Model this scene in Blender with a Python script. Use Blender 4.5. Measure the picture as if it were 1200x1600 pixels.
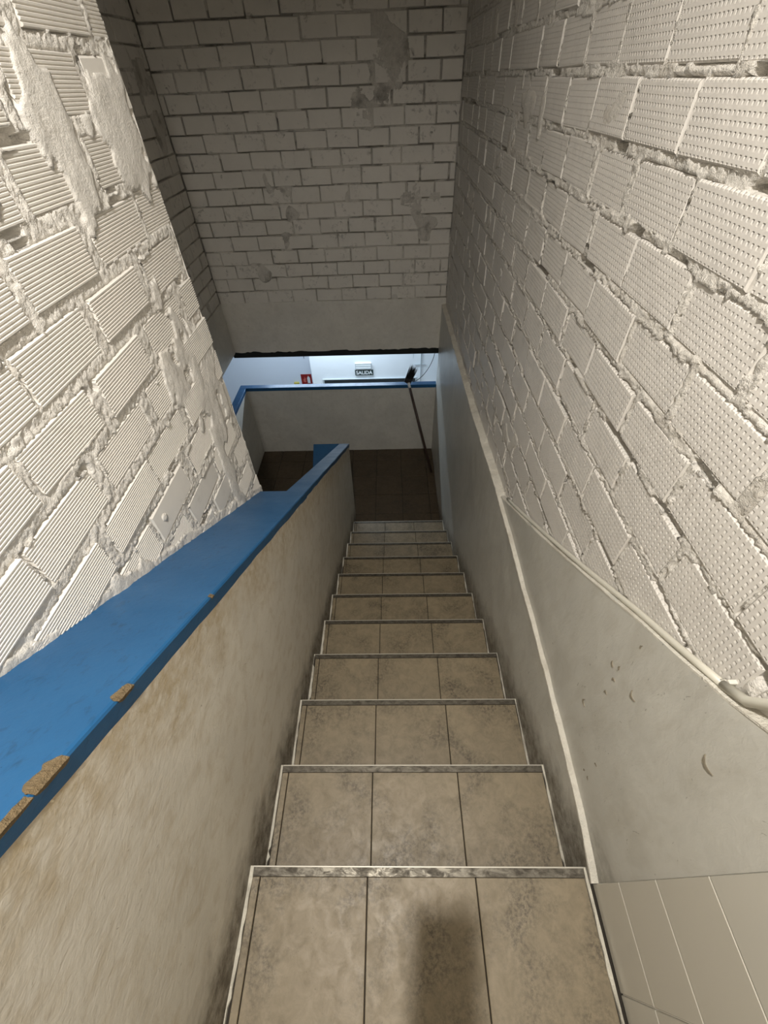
import bpy, bmesh, math, random
import numpy as np
from mathutils import Matrix, Vector

for o in list(bpy.data.objects):
    bpy.data.objects.remove(o, do_unlink=True)
scene = bpy.context.scene
COL = scene.collection
random.seed(7)

# ------------------------------------------------------------------ camera
CAM = Vector((-0.0499, 0.0, 1.5492))
CR = Vector((0.99962776, 0.00443146, -0.02692016))
CD = Vector((-0.01520665, -0.72873252, -0.68462959))
CF = Vector((-0.02265150, 0.68478411, -0.72839387))
cam_data = bpy.data.cameras.new('camera')
cam_data.sensor_fit = 'VERTICAL'
cam_data.sensor_height = 32.0
cam_data.sensor_width = 24.0
cam_data.lens = 640.76 / 1600.0 * 32.0
cam_data.clip_start = 0.01
cam_data.clip_end = 60
cam = bpy.data.objects.new('camera', cam_data)
COL.objects.link(cam)
m = Matrix.Identity(4)
for r in range(3):
    m[r][0] = CR[r]; m[r][1] = -CD[r]; m[r][2] = -CF[r]; m[r][3] = CAM[r]
cam.matrix_world = m
scene.camera = cam

# ------------------------------------------------------------------ world, exposure
world = bpy.data.worlds.new('world')
scene.world = world
world.use_nodes = True
bg = world.node_tree.nodes['Background']
bg.inputs[0].default_value = (0.6, 0.7, 0.8, 1)
bg.inputs[1].default_value = 0.02
scene.view_settings.view_transform = 'Standard'
scene.view_settings.look = 'None'
scene.view_settings.gamma = 1
scene.view_settings.use_curve_mapping = False
scene.view_settings.exposure = 0.0

UP_LAMP = Vector((-0.17, 0.02, 2.60))      # ceiling downlight over the top of the stairs
UP_POWER = 48.0
LOW_POWER = 66.0                            # fluorescent fitting of the room below

# ------------------------------------------------------------------ measures
RISE, GOING, Y1, HW = 0.17161, 0.28676, 0.0649, 0.475
ZL = -11 * RISE                # half-landing level
ZF = -22 * RISE                # lower floor level
YB = 4.393                     # back wall plane
XL = -1.78                     # far left wall plane of the well
XP = -0.684                    # left brick wall face
CEIL = 2.66
def cap_z(y):
    return 1.05948 - 0.60482 * y if y > 0.0 else 1.05948
def ledge_z(y):
    return float(np.interp(y, [0.03, 0.2, 0.6, 1.5, 2.4, 4.4], [0.03, 0.075, 0.095, 0.09, 0.015, -0.06]))
def dado_z(y):
    return float(np.interp(y, [-2, 0.03, .184, .235, .344, .453, .642, .953, 1.50, 9], [1.0, 1.0, .879, .838, .771, .706, .583, .387, .07, -.2]))

# ------------------------------------------------------------------ helpers
def link(o, parent=None):
    COL.objects.link(o)
    if parent is not None:
        o.parent = parent
    return o
def tag(o, label=None, cat=None, group=None, kind=None):
    if label: o['label'] = label
    if cat: o['category'] = cat
    if group: o['group'] = group
    if kind: o['kind'] = kind
    return o
def mesh_obj(name, verts, faces, mat, parent=None, smooth=False):
    me = bpy.data.meshes.new(name)
    me.from_pydata([tuple(v) for v in verts], [], faces)
    bm = bmesh.new(); bm.from_mesh(me)
    bmesh.ops.recalc_face_normals(bm, faces=bm.faces)
    bm.to_mesh(me); bm.free()
    if mat: me.materials.append(mat)
    if smooth:
        for p in me.polygons: p.use_smooth = True
    return link(bpy.data.objects.new(name, me), parent)
def bm_obj(name, bm, mat, parent=None, smooth=False):
    bmesh.ops.recalc_face_normals(bm, faces=bm.faces)
    me = bpy.data.meshes.new(name)
    bm.to_mesh(me); bm.free()
    if mat: me.materials.append(mat)
    if smooth:
        for p in me.polygons: p.use_smooth = True
    return link(bpy.data.objects.new(name, me), parent)
def add_box(bm, a, b):
    x0, y0, z0 = a; x1, y1, z1 = b
    v = [bm.verts.new(p) for p in [(x0,y0,z0),(x1,y0,z0),(x1,y1,z0),(x0,y1,z0),(x0,y0,z1),(x1,y0,z1),(x1,y1,z1),(x0,y1,z1)]]
    fs = [bm.faces.new([v[i] for i in f]) for f in [(0,3,2,1),(4,5,6,7),(0,1,5,4),(1,2,6,5),(2,3,7,6),(3,0,4,7)]]
    return v, fs
def box(name, a, b, mat, parent=None, bevel=0.0):
    bm = bmesh.new(); add_box(bm, a, b)
    if bevel > 0:
        bmesh.ops.bevel(bm, geom=bm.edges[:], offset=bevel, segments=1, affect='EDGES', profile=0.7)
    return bm_obj(name, bm, mat, parent)
def prism(name, poly, axis, lo, hi, mat, parent=None, bevel=0.0, seg=2):
    """poly: 2D points; axis 'x': (y,z) extruded along x; 'y': (x,z); 'z': (x,y)"""
    bm = bmesh.new()
    def P(p, t):
        return (t, p[0], p[1]) if axis == 'x' else ((p[0], t, p[1]) if axis == 'y' else (p[0], p[1], t))
    A = [bm.verts.new(P(p, lo)) for p in poly]
    B = [bm.verts.new(P(p, hi)) for p in poly]
    bm.faces.new(A); bm.faces.new(B[::-1])
    n = len(poly)
    for i in range(n):
        bm.faces.new([A[i], A[(i+1) % n], B[(i+1) % n], B[i]])
    bmesh.ops.recalc_face_normals(bm, faces=bm.faces)
    if bevel > 0:
        bmesh.ops.bevel(bm, geom=bm.edges[:], offset=bevel, segments=seg, affect='EDGES', profile=0.6)
    return bm_obj(name, bm, mat, parent)
def tube(name, pts, rad, mat, parent=None, seg=8):
    bm = bmesh.new()
    pts = [Vector(p) for p in pts]
    rings = []
    ref = Vector((0.31, 0.77, 0.55)).normalized()
    for i, p in enumerate(pts):
        t = (pts[min(i+1, len(pts)-1)] - pts[max(i-1, 0)]).normalized()
        a = t.cross(ref).normalized(); b = t.cross(a)
        r = rad[i] if isinstance(rad, (list, tuple)) else rad
        rings.append([bm.verts.new(p + r*(math.cos(k*2*math.pi/seg)*a + math.sin(k*2*math.pi/seg)*b)) for k in range(seg)])
    for i in range(len(rings)-1):
        for k in range(seg):
            bm.faces.new([rings[i][k], rings[i][(k+1) % seg], rings[i+1][(k+1) % seg], rings[i+1][k]])
    bm.faces.new(rings[0][::-1]); bm.faces.new(rings[-1])
    return bm_obj(name, bm, mat, parent, smooth=True)

# value noise in numpy ------------------------------------------------
def vnoise(x, y, seed=0):
    rs = np.random.RandomState(seed)
    T = rs.rand(256, 256)
    xi = np.floor(x).astype(int); yi = np.floor(y).astype(int)
    fx = x - xi; fy = y - yi
    fx = fx*fx*(3-2*fx); fy = fy*fy*(3-2*fy)
    g = lambda a, b: T[a & 255, b & 255]
    return (g(xi,yi)*(1-fx)*(1-fy) + g(xi+1,yi)*fx*(1-fy) + g(xi,yi+1)*(1-fx)*fy + g(xi+1,yi+1)*fx*fy)*2-1
def fbm(x, y, seed=0, oct=3):
    s = 0; a = 1; t = 0
    for i in range(oct):
        s = s + a*vnoise(x*2**i, y*2**i, seed+i*17); t += a; a *= .55
    return s/t
def sstep(a, b, x):
    t = np.clip((x-a)/(b-a), 0, 1)
    return t*t*(3-2*t)

# ------------------------------------------------------------------ materials
class NT:
    def __init__(s, name):
        s.m = bpy.data.materials.new(name); s.m.use_nodes = True
        s.t = s.m.node_tree; s.n = s.t.nodes; s.l = s.t.links
        s.b = s.n['Principled BSDF']
        s.tc = s.n.new('ShaderNodeTexCoord')
    def node(s, t, **kw):
        n = s.n.new(t)
        for k, v in kw.items(): setattr(n, k, v)
        return n
    def plug(s, sock, v):
        if hasattr(v, 'is_output') or isinstance(v, bpy.types.NodeSocket): s.l.new(v, sock)
        else: sock.default_value = v
    def noise(s, scale, detail=4, rough=.55, coord='Object', dist=0.0, stretch=None):
        n = s.node('ShaderNodeTexNoise')
        n.inputs['Scale'].default_value = scale; n.inputs['Detail'].default_value = min(detail, 4)
        n.inputs['Roughness'].default_value = rough; n.inputs['Distortion'].default_value = dist
        v = s.tc.outputs[coord] if isinstance(coord, str) else coord
        if stretch:
            mp = s.node('ShaderNodeMapping'); mp.inputs['Scale'].default_value = stretch
            s.l.new(v, mp.inputs['Vector']); v = mp.outputs[0]
        s.l.new(v, n.inputs['Vector'])
        return n.outputs['Fac']
    def geo(s):
        return s.node('ShaderNodeNewGeometry').outputs['Position']
    def ramp(s, fac, stops):
        r = s.node('ShaderNodeValToRGB')
        el = r.color_ramp.elements
        while len(el) < len(stops): el.new(.5)
        for e, (p, c) in zip(el, stops):
            e.position = p; e.color = (c, c, c, 1) if not hasattr(c, '__len__') else (*c, 1)
        s.l.new(fac, r.inputs[0])
        return r.outputs[0]
    def mix(s, fac, a, b, mode='MIX'):
        n = s.node('ShaderNodeMixRGB', blend_type=mode)
        for i, v in zip((0, 1, 2), (fac, a, b)):
            if isinstance(v, bpy.types.NodeSocket): s.l.new(v, n.inputs[i])
            elif i == 0: n.inputs[0].default_value = v
            else: n.inputs[i].default_value = (*v, 1) if hasattr(v, '__len__') else (v, v, v, 1)
        return n.outputs[0]
    def math(s, op, a, b=0.0, c=0.0):
        n = s.node('ShaderNodeMath', operation=op)
        for i, v in enumerate((a, b, c)):
            if isinstance(v, bpy.types.NodeSocket): s.l.new(v, n.inputs[i])
            else: n.inputs[i].default_value = v
        return n.outputs[0]
    def color(s, c):
        if isinstance(c, bpy.types.NodeSocket): s.l.new(c, s.b.inputs['Base Color'])
        else: s.b.inputs['Base Color'].default_value = (*c, 1)
    def rough(s, v):
        s.plug(s.b.inputs['Roughness'], v)
    def bump(s, h, strength=.5, dist=.002, prev=None):
        n = s.node('ShaderNodeBump')
        n.inputs['Strength'].default_value = strength; n.inputs['Distance'].default_value = dist
        s.l.new(h, n.inputs['Height'])
        if prev is not None: s.l.new(prev, n.inputs['Normal'])
        s.l.new(n.outputs[0], s.b.inputs['Normal'])
        return n.outputs[0]
    def sepxyz(s, v):
        n = s.node('ShaderNodeSeparateXYZ'); s.l.new(v, n.inputs[0]); return n.outputs

def simple(name, c, rough=.6, metal=0.0, spec=None):
    t = NT(name); t.color(c); t.rough(rough); t.b.inputs['Metallic'].default_value = metal
    return t.m

def mat_paintbrick(name, base, dirt, dots=False, stain=.0, bump=.6, gloss=.55):
    t = NT(name)
    pos = t.geo()
    n1 = t.noise(9, 5, .6, pos); n2 = t.noise(70, 4, .6, pos)
    c = t.mix(t.ramp(n1, [(.35, 0), (.75, 1)]), base, [b*.93 for b in base])
    c = t.mix(t.ramp(n2, [(.60, 0), (.78, .5)]), c, [b*.86 for b in base])
    oi = t.node('ShaderNodeObjectInfo').outputs['Random']
    c = t.mix(t.math('MULTIPLY', oi, .10), c, [b*.8 for b in base])
    if stain > 0:
        n3 = t.noise(5.5, 6, .68, pos, 1.2)
        n4 = t.noise(28, 5, .7, pos, .8)
        f = t.math('MULTIPLY', t.ramp(n3, [(.52, 0), (.66, 1)]), t.ramp(n4, [(.5, 0), (.68, stain)]))
        c = t.mix(f, c, dirt)
    t.color(c); t.rough(gloss)
    h = t.noise(240, 3, .6, pos)
    p = t.bump(h, bump*.35, .001)
    if dots:
        ox, oy, oz = t.sepxyz(t.tc.outputs['Object'])
        def cell(v, pitch):
            f = t.math('FRACT', t.math('ADD', t.math('MULTIPLY', v, 1/pitch), 100.5))
            return t.math('MULTIPLY', t.math('SUBTRACT', f, .5), pitch)
        du = cell(ox, .0126); dv = cell(oz, .0126)
        wu = t.math('MAXIMUM', t.math('SUBTRACT', 1.0, t.math('DIVIDE', t.math('ABSOLUTE', du), .0030)), 0.0)
        # depth along v: 0 at the lower end, full just under the upper lip
        rv = t.math('MULTIPLY', t.math('ADD', dv, .0035), 1/.0056)
        up = t.math('MINIMUM', rv, t.math('MULTIPLY', t.math('SUBTRACT', .0036, dv), 1/.0015))
        up = t.math('MINIMUM', t.math('MAXIMUM', up, 0.0), 1.0)
        hgt = t.math('SUBTRACT', 1.0, t.math('MULTIPLY', t.math('POWER', wu, .6), up))
        # paint skips part of the pits
        k = t.ramp(t.noise(6, 3, .6, pos), [(.30, .45), (.55, 1)])
        hgt = t.math('MULTIPLY', hgt, k)
        p = t.bump(hgt, .8, .0030, p)
    return t.m

def mat_mortar(name, base, dirt, stain=.5, grain=.007):
    t = NT(name); pos = t.geo()
    n1 = t.noise(40, 5, .65, pos); n2 = t.noise(8, 5, .6, pos)
    c = t.mix(t.ramp(n1, [(.3, 0), (.7, 1)]), [b*.86 for b in base], base)
    c = t.mix(t.math('MULTIPLY', t.ramp(n2, [(.5, 0), (.75, 1)]), stain), c, dirt)
    t.color(c); t.rough(.8)
    p = t.bump(t.noise(130, 5, .75, pos), .9, grain)
    return t.m

def mat_plaster(name, base, dirt, amount, gloss, streak, scratches=True, big=1.0, grime=None, rust=None):
    t = NT(name); pos = t.geo()
    n1 = t.noise(3.2*big, 6, .62, pos, .4); n2 = t.noise(22*big, 5, .65, pos, .6, streak)
    c = t.mix(t.ramp(n1, [(.38, 0), (.72, 1)]), base, [b*.84 for b in base])
    c = t.mix(t.math('MULTIPLY', t.ramp(n2, [(.48, 0), (.74, 1)]), amount), c, dirt)
    if scratches:
        n3 = t.noise(55, 3, .5, pos, 2.2, streak)
        c = t.mix(t.ramp(n3, [(.70, 0), (.74, .6)]), c, [d*.55 for d in dirt])
    if grime:
        # scuffs and mop grime above the treads: band that follows the stair pitch
        x, y, z = t.sepxyz(pos)
        zz = t.math('ADD', z, t.math('MULTIPLY', t.math('SUBTRACT', y, Y1), RISE/GOING))
        nb = t.noise(7, 5, .65, pos, .5)
        edge = t.math('ADD', zz, t.math('MULTIPLY', t.math('SUBTRACT', nb, .5), -.30))
        f = t.ramp(edge, [(0.0, .95), (.15, .0)])
        f = t.math('MULTIPLY', f, t.ramp(t.noise(30, 5, .7, pos), [(.3, .45), (.62, 1)]))
        c = t.mix(f, c, grime)
    if rust:
        # brown run-off stains below the painted top
        x, y, z = t.sepxyz(pos)
        d = t.math('SUBTRACT', t.math('SUBTRACT', 1.01, t.math('MULTIPLY', y, .60482)), z)
        d = t.math('ADD', d, t.math('MULTIPLY', t.math('SUBTRACT', t.noise(6, 4, .65, pos, .6), .5), .55))
        f = t.math('MULTIPLY', t.ramp(d, [(.0, .75), (.20, .0)]), t.ramp(t.noise(34, 4, .7, pos), [(.35, .25), (.62, 1)]))
        c = t.mix(f, c, rust)
    t.color(c)
    t.rough(gloss)
    t.bump(t.noise(64, 5, .62, pos, .4, streak), .30, .004, t.bump(t.noise(160, 3, .6, pos), .25, .0015))
    return t.m

def mat_tile(name, base, dirt):
    t = NT(name); pos = t.geo()
    oi = t.node('ShaderNodeObjectInfo').outputs['Random']
    n1 = t.noise(5.5, 6, .66, pos, .5); n2 = t.noise(26, 6, .7, pos, .6); n3 = t.noise(140, 3, .6, pos)
    c = t.mix(t.ramp(n2, [(.36, 0), (.7, 1)]), [b*1.08 for b in base], [b*.80 for b in base])
    n4 = t.noise(95, 5, .75, pos)
    f = t.math('MULTIPLY', t.ramp(n1, [(.44, 0), (.66, 1)]), t.ramp(n4, [(.42, .10), (.60, .85)]))
    c = t.mix(f, c, dirt)
    c = t.mix(t.ramp(n3, [(.66, 0), (.74, .5)]), c, dirt)
    c = t.mix(t.math('MULTIPLY', oi, .22), c, [b*.72 for b in base])
    t.color(c)
    t.rough(t.ramp(n2, [(.3, .42), (.7, .6)]))
    t.bump(n3, .12, .001)
    return t.m

def mat_blue(name, base):
    t = NT(name); pos = t.geo()
    n1 = t.noise(6, 5, .6, pos); n2 = t.noise(60, 5, .7, pos, .5, (1, .25, 1)); n3 = t.noise(130, 2, .5, pos)
    c = t.mix(t.ramp(n1, [(.35, 0), (.7, 1)]), base, [base[0]*.8, base[1]*.88, base[2]*.9])
    c = t.mix(t.ramp(n2, [(.56, 0), (.74, .6)]), c, [b*.38 for b in base])
    c = t.mix(t.ramp(n3, [(.79, 0), (.81, .7)]), c, (.004, .02, .04))
    t.color(c); t.rough(t.ramp(n1, [(.3, .34), (.7, .46)]))
    t.bump(t.noise(45, 4, .6, pos), .22, .003)
    return t.m

def mat_metal(name, base, dirt):
    t = NT(name); pos = t.geo()
    n = t.noise(30, 6, .75, pos, .6, (1, 2, 2))
    c = t.mix(t.ramp(n, [(.34, 0), (.66, 1)]), base, dirt)
    t.color(c); t.b.inputs['Metallic'].default_value = .55
    t.rough(t.ramp(n, [(.4, .38), (.6, .6)]))
    return t.m

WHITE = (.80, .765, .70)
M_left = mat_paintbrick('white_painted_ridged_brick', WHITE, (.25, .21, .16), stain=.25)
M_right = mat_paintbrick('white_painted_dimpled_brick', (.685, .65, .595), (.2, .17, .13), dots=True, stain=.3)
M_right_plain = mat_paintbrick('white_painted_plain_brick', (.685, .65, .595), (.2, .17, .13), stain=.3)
M_back = mat_paintbrick('off_white_painted_brick', (.78, .745, .68), (.09, .08, .06), stain=.75)
M_mort_l = mat_mortar('white_painted_mortar', WHITE, (.45, .40, .33), .3, .0042)
M_mort_r = mat_mortar('painted_mortar', (.76, .72, .65), (.40, .35, .28), .5)
M_mort_b = mat_mortar('dirty_painted_mortar', (.72, .685, .62), (.10, .085, .065), .8)
M_core = simple('wall_core', (.55, .52, .46), .9)
M_parapet = mat_plaster('cream_parapet_plaster', (.64, .60, .515), (.42, .345, .235), .55, .55, (1, .7, .9), grime=(.075, .058, .036), rust=(.36, .275, .15))
M_dado = mat_plaster('grey_gloss_plaster', (.60, .585, .525), (.42, .39, .32), .4, .36, (1, .8, .35), grime=(.09, .075, .05))
M_beam = mat_plaster('smooth_white_plaster', (.76, .73, .66), (.45, .41, .34), .25, .6, (1, 1, 1))
M_half = mat_plaster('half_wall_plaster', (.74, .72, .66), (.42, .38, .30), .25, .55, (1, 1, 1))
M_ledge = mat_mortar('chalky_white_edge', (.80, .76, .66), (.42, .36, .27), .55)
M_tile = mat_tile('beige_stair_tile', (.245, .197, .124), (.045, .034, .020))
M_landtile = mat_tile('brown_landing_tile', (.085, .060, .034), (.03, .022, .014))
M_grout = simple('dark_grout', (.035, .028, .02), .9)
M_caulk = mat_mortar('white_joint_filler', (.74, .70, .59), (.14, .11, .075), .8)
M_nose = mat_metal('worn_aluminium', (.15, .135, .105), (.055, .046, .034))
M_noselip = simple('bright_aluminium_lip', (.50, .47, .40), .45, .3)
M_blue = mat_blue('blue_gloss_paint', (.014, .098, .235))
M_chip = mat_mortar('bare_brown_render', (.17, .12, .06), (.06, .042, .022), .8)
M_walltile = simple('cream_wall_tile', (.56, .535, .465), .22)
M_walltile2 = simple('cream_wall_tile_warm', (.545, .515, .44), .24)
M_wgrout = simple('cream_tile_grout', (.74, .70, .60), .8)
M_ceiling = simple('white_ceiling_paint', (.75, .72, .66), .9)
M_concrete = simple('grey_concrete', (.30, .28, .25), .9)
M_room = simple('pale_blue_white_room_paint', (.80, .83, .86), .7)
M_room2 = simple('pale_lilac_room_paint', (.80, .85, .93), .7)
M_black = simple('black_plastic', (.012, .012, .012), .6)
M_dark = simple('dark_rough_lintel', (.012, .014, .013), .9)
M_stick = simple('brown_wooden_handle', (.06, .036, .028), .5)
M_white = simple('white_plastic', (.80, .82, .82), .4)
M_greyplastic = simple('grey_conduit_plastic', (.58, .555, .47), .4)
M_clip = simple('cream_clip_plastic', (.66, .63, .55), .45)
M_signdark = simple('dark_green_sign', (.008, .03, .028), .5)
M_red = simple('red_sign', (.30, .012, .010), .5)
M_yellow = simple('yellow_plastic', (.62, .52, .10), .5)
M_doordark = simple('dark_door', (.015, .02, .022), .5)
M_doorframe = simple('grey_door_frame', (.42, .47, .5), .5)

# ------------------------------------------------------------------ brick wall builder
def brick_mesh(name, L, H, D, mat, kind='plain', jit=.0015, seed=0):
    rs = random.Random(seed)
    j = lambda: rs.uniform(-jit, jit)
    h, l = H/2, L/2
    verts, faces = [], []
    if kind == 'ridge':
        prof = []; nr = 14; d = .0034
        for i in range(nr):
            z0 = -h + H*i/nr
            prof += [(z0, -d), (z0 + H/nr*.28, -.0004), (z0 + H/nr*.72, 0.0)]
        prof += [(h, -d)]
        for s in (-1, 1):
            for (z, y) in prof:
                verts.append((s*l + (j() if abs(z) < h else 0), y, z))
            verts.append((s*l, -D, h)); verts.append((s*l, -D, -h))
        n = len(prof)+2
        for i in range(n):
            faces.append((i, (i+1) % n, n+(i+1) % n, n+i))
        faces.append(tuple(range(n))); faces.append(tuple(range(2*n-1, n-1, -1)))
    else:
        b = .0035
        cs = [(-l+j(), -h+j()), (l+j(), -h+j()), (l+j(), h+j()), (-l+j(), h+j())]
        for (x, z) in cs: verts.append((x*(1-b/l), 0, z*(1-b/h)))
        for (x, z) in cs: verts.append((x, -b, z))
        for (x, z) in cs: verts.append((x, -D, z))
        faces = [(0, 1, 2, 3), (8, 11, 10, 9)]
        for a in (0, 4):
            for i in range(4):
                k = (i+1) % 4
                faces.append((a+i, a+4+i, a+4+k, a+k))
    me = bpy.data.meshes.new(name)
    me.from_pydata(verts, [], faces)
    bm = bmesh.new(); bm.from_mesh(me)
    bmesh.ops.recalc_face_normals(bm, faces=bm.faces); bm.to_mesh(me); bm.free()
    me.materials.append(mat)
    return me

def frame_matrix(axis, sgn, plane):
    """axis 'x': wall plane x=plane, outward normal sgn*x, s along y. axis 'y': plane y=plane."""
    n = Vector((sgn, 0, 0)) if axis == 'x' else Vector((0, sgn, 0))
    v = Vector((0, 0, 1)); u = n.cross(v)
    M = Matrix.Identity(4)
    for r in range(3):
        M[r][0] = u[r]; M[r][1] = n[r]; M[r][2] = v[r]
    return M, n
def place(axis, sgn, plane, s, z, n):
    return Vector((plane + sgn*n, s, z)) if axis == 'x' else Vector((s, plane + sgn*n, z))

def build_bricks(wall, rects, axis, sgn, plane, meshes, pick, L, rng, limit=296, joined_mat=None, tilt=.012):
    M, nv = frame_matrix(axis, sgn, plane)
    def key(r):
        p = place(axis, sgn, plane, (r[0]+r[1])/2, (r[2]+r[3])/2, 0)
        d = (p-CAM)
        vis = 0 if r[5] else 1000
        return vis + d.length
    order = sorted(rects, key=key)
    for r in order[:limit]:
        s0, s1, z0, z1, dn, _ = r
        me, H = pick(r)
        o = bpy.data.objects.new('brick', me)
        rot = Matrix.Rotation(rng.uniform(-tilt, tilt), 4, 'Y') @ Matrix.Rotation(rng.uniform(-tilt, tilt)*.8, 4, 'Z')
        sc = Matrix.Diagonal(((s1-s0)/L, 1, (z1-z0)/H, 1))
        o.matrix_world = Matrix.Translation(place(axis, sgn, plane, (s0+s1)/2, (z0+z1)/2, dn)) @ M @ rot @ sc
        link(o, wall)
    rest = order[limit:]
    if rest:
        bm = bmesh.new()
        for s0, s1, z0, z1, dn, _ in rest:
            a = place(axis, sgn, plane, s0, z0, dn); b = place(axis, sgn, plane, s1, z1, dn-.05)
            add_box(bm, [min(a[i], b[i]) for i in range(3)], [max(a[i], b[i]) for i in range(3)])
        o = bm_obj('brick_rest', bm, joined_mat, wall); o['kind'] = 'stuff'

def mortar_sheet(wall, name, rects, axis, sgn, plane, S, Z, fn, mat, keep=None):
    """heightfield over wall; fn(s, z, sd, row-cell info) -> n"""
    SS, ZZ = np.meshgrid(S, Z, indexing='ij')
    sd = np.full(SS.shape, .05)
    hj = np.zeros(SS.shape)
    for s0, s1, z0, z1, dn, _ in rects:
        i0, i1 = np.searchsorted(S, [s0-.05, s1+.05]); k0, k1 = np.searchsorted(Z, [z0-.05, z1+.05])
        if i1 <= i0 or k1 <= k0: continue
        a = SS[i0:i1, k0:k1]; b = ZZ[i0:i1, k0:k1]
        dx = np.maximum(s0-a, a-s1); dz = np.maximum(z0-b, b-z1)
        d = np.where((dx > 0) & (dz > 0), np.hypot(dx, dz), np.maximum(dx, dz))
        sd[i0:i1, k0:k1] = np.minimum(sd[i0:i1, k0:k1], d)
    N = fn(SS, ZZ, sd)
    ns, nz = SS.shape
    co = np.empty((ns, nz, 3), np.float32)
    if axis == 'x':
        co[..., 0] = plane + sgn*N; co[..., 1] = SS
    else:
        co[..., 0] = SS; co[..., 1] = plane + sgn*N
    co[..., 2] = ZZ
    idx = np.arange(ns*nz).reshape(ns, nz)
    q = np.stack([idx[:-1, :-1], idx[1:, :-1], idx[1:, 1:], idx[:-1, 1:]], -1).reshape(-1, 4)
    if keep is not None:
        K = keep(SS, ZZ)
        q = q[(K[:-1, :-1] & K[1:, :-1] & K[1:, 1:] & K[:-1, 1:]).reshape(-1)]
    # drop faces that lie well inside a brick and under its face
    low = (sd < -.012) & (N < -.006)
    lf = (low[:-1, :-1] & low[1:, :-1] & low[1:, 1:] & low[:-1, 1:]).reshape(-1) if keep is None else None
    if lf is not None: q = q[~lf]
    flip = (axis == 'x' and sgn < 0) or (axis == 'y' and sgn > 0)
    if flip: q = q[:, ::-1]
    me = bpy.data.meshes.new(name)
    me.vertices.add(ns*nz); me.vertices.foreach_set('co', co.reshape(-1))
    me.loops.add(q.size); me.loops.foreach_set('vertex_index', np.ascontiguousarray(q).reshape(-1).astype(np.int32))
    me.polygons.add(len(q))
    me.polygons.foreach_set('loop_start', np.arange(0, q.size, 4, dtype=np.int32))
    me.polygons.foreach_set('loop_total', np.full(len(q), 4, dtype=np.int32))
    me.update(calc_edges=True); me.validate()
    bm = bmesh.new(); bm.from_mesh(me)
    bmesh.ops.delete(bm, geom=[v for v in bm.verts if not v.link_faces], context='VERTS')
    bm.to_mesh(me); bm.free()
    me.materials.append(mat)
    for p in me.polygons: p.use_smooth = True
    o = link(bpy.data.objects.new(name, me), wall)
    o['kind'] = 'stuff'
    return o

# ================================================================== STRUCTURE
def plane_box(name, a, b, mat, label, cat):
    o = box(name, a, b, mat); tag(o, label, cat, kind='structure'); return o

# ---- right wall -----------------------------------------------------
XRB = 0.512                                     # brick face
wall_right = plane_box('wall_right', (XRB+.06, -1.6, ZF), (XRB+.16, YB+.06, CEIL), M_core,
                       'white painted block wall with dimpled bricks along the right of the stairs', 'wall')
rng = random.Random(3)
rects = []
PZ, PU = .1255, .2535
offs = {0: .98, 1: 1.059, 2: .95, 3: .838, 4: .717, 5: .845, 6: .50, 7: .615, 8: .49, 9: .60}
for i in range(-6, 17):                          # i counts courses down from z=1.668
    ztop = 1.668 - PZ*i
    if ztop > 2.45 or ztop < -.15: continue
    o0 = offs.get(i, 1.0 + (.125 if i % 2 else 0) + rng.uniform(-.03, .03))
    k0 = int((-.5-o0)/PU)-1
    pos = [o0 + PU*k + rng.uniform(-.008, .008) for k in range(k0, k0+24)]
    pos = [p for p in pos if -.5 < p < YB-.05]
    edges = pos + [YB]
    jv = rng.uniform(.015, .025)
    for a, b in zip(edges[:-1], edges[1:]):
        jj = rng.choice([.005, .008, .012, .017, .026])
        s0, s1 = a + jj/2, b - jj/2
        z1 = ztop - jv/2 + rng.uniform(-.003, .003); z0 = ztop - PZ + jv/2 + rng.uniform(-.003, .003)
        c = (a+b)/2
        if z1 < max(ledge_z(c), dado_z(b)) - .0 : continue
        if b < .03 and z1 < 1.02: continue
        vis = z0 < 1.95 and a > .2
        rects.append((s0, s1, z0, z1, rng.uniform(-.0035, .0035), vis))
right_rects = rects
RH, RL = .108, .242
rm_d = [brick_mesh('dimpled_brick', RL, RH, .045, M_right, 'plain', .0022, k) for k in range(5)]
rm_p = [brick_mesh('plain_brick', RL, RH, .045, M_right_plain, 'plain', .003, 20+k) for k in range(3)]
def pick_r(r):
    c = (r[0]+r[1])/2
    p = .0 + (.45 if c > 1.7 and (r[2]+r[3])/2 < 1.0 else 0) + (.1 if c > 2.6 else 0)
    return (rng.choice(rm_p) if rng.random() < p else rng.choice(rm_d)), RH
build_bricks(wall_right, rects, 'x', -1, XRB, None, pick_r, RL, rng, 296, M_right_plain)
def mort_r(s, z, sd):
    rough = fbm(s*70, z*70, 5, 3); mid = fbm(s*14, z*14, 9, 3); hole = vnoise(s*9, z*22, 31)
    n = -.0015 + .0045*rough + .0045*mid
    spread = .004*vnoise(s*30, z*30, 12) + .006*np.clip(vnoise(s*6, z*6, 13)-.3, 0, 1)*3
    inside = sd < -spread-.001
    n = np.where(sd < 0, np.where(inside, -.014, .001 + .002*rough), n)
    n = np.where(sd > -.001, n + np.random.RandomState(5).uniform(-.0026, .0026, n.shape), n)
    n = np.where((hole > .60) & (sd > .0010), -.05, n)
    blob = vnoise(s*4.3, z*6.1, 77)*.6 + vnoise(s*13, z*13, 78)*.4
    n = np.where(blob > .60, np.maximum(n, .0015 + .004*(blob-.6)*4 + .0008*rough), n)
    return n
S = np.concatenate([np.arange(-.3, .3, .012), np.arange(.3, 1.6, .0052), np.arange(1.6, 2.6, .0075), np.arange(2.6, YB, .011)])
Z = np.arange(-.04, 2.40, .0058)
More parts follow.
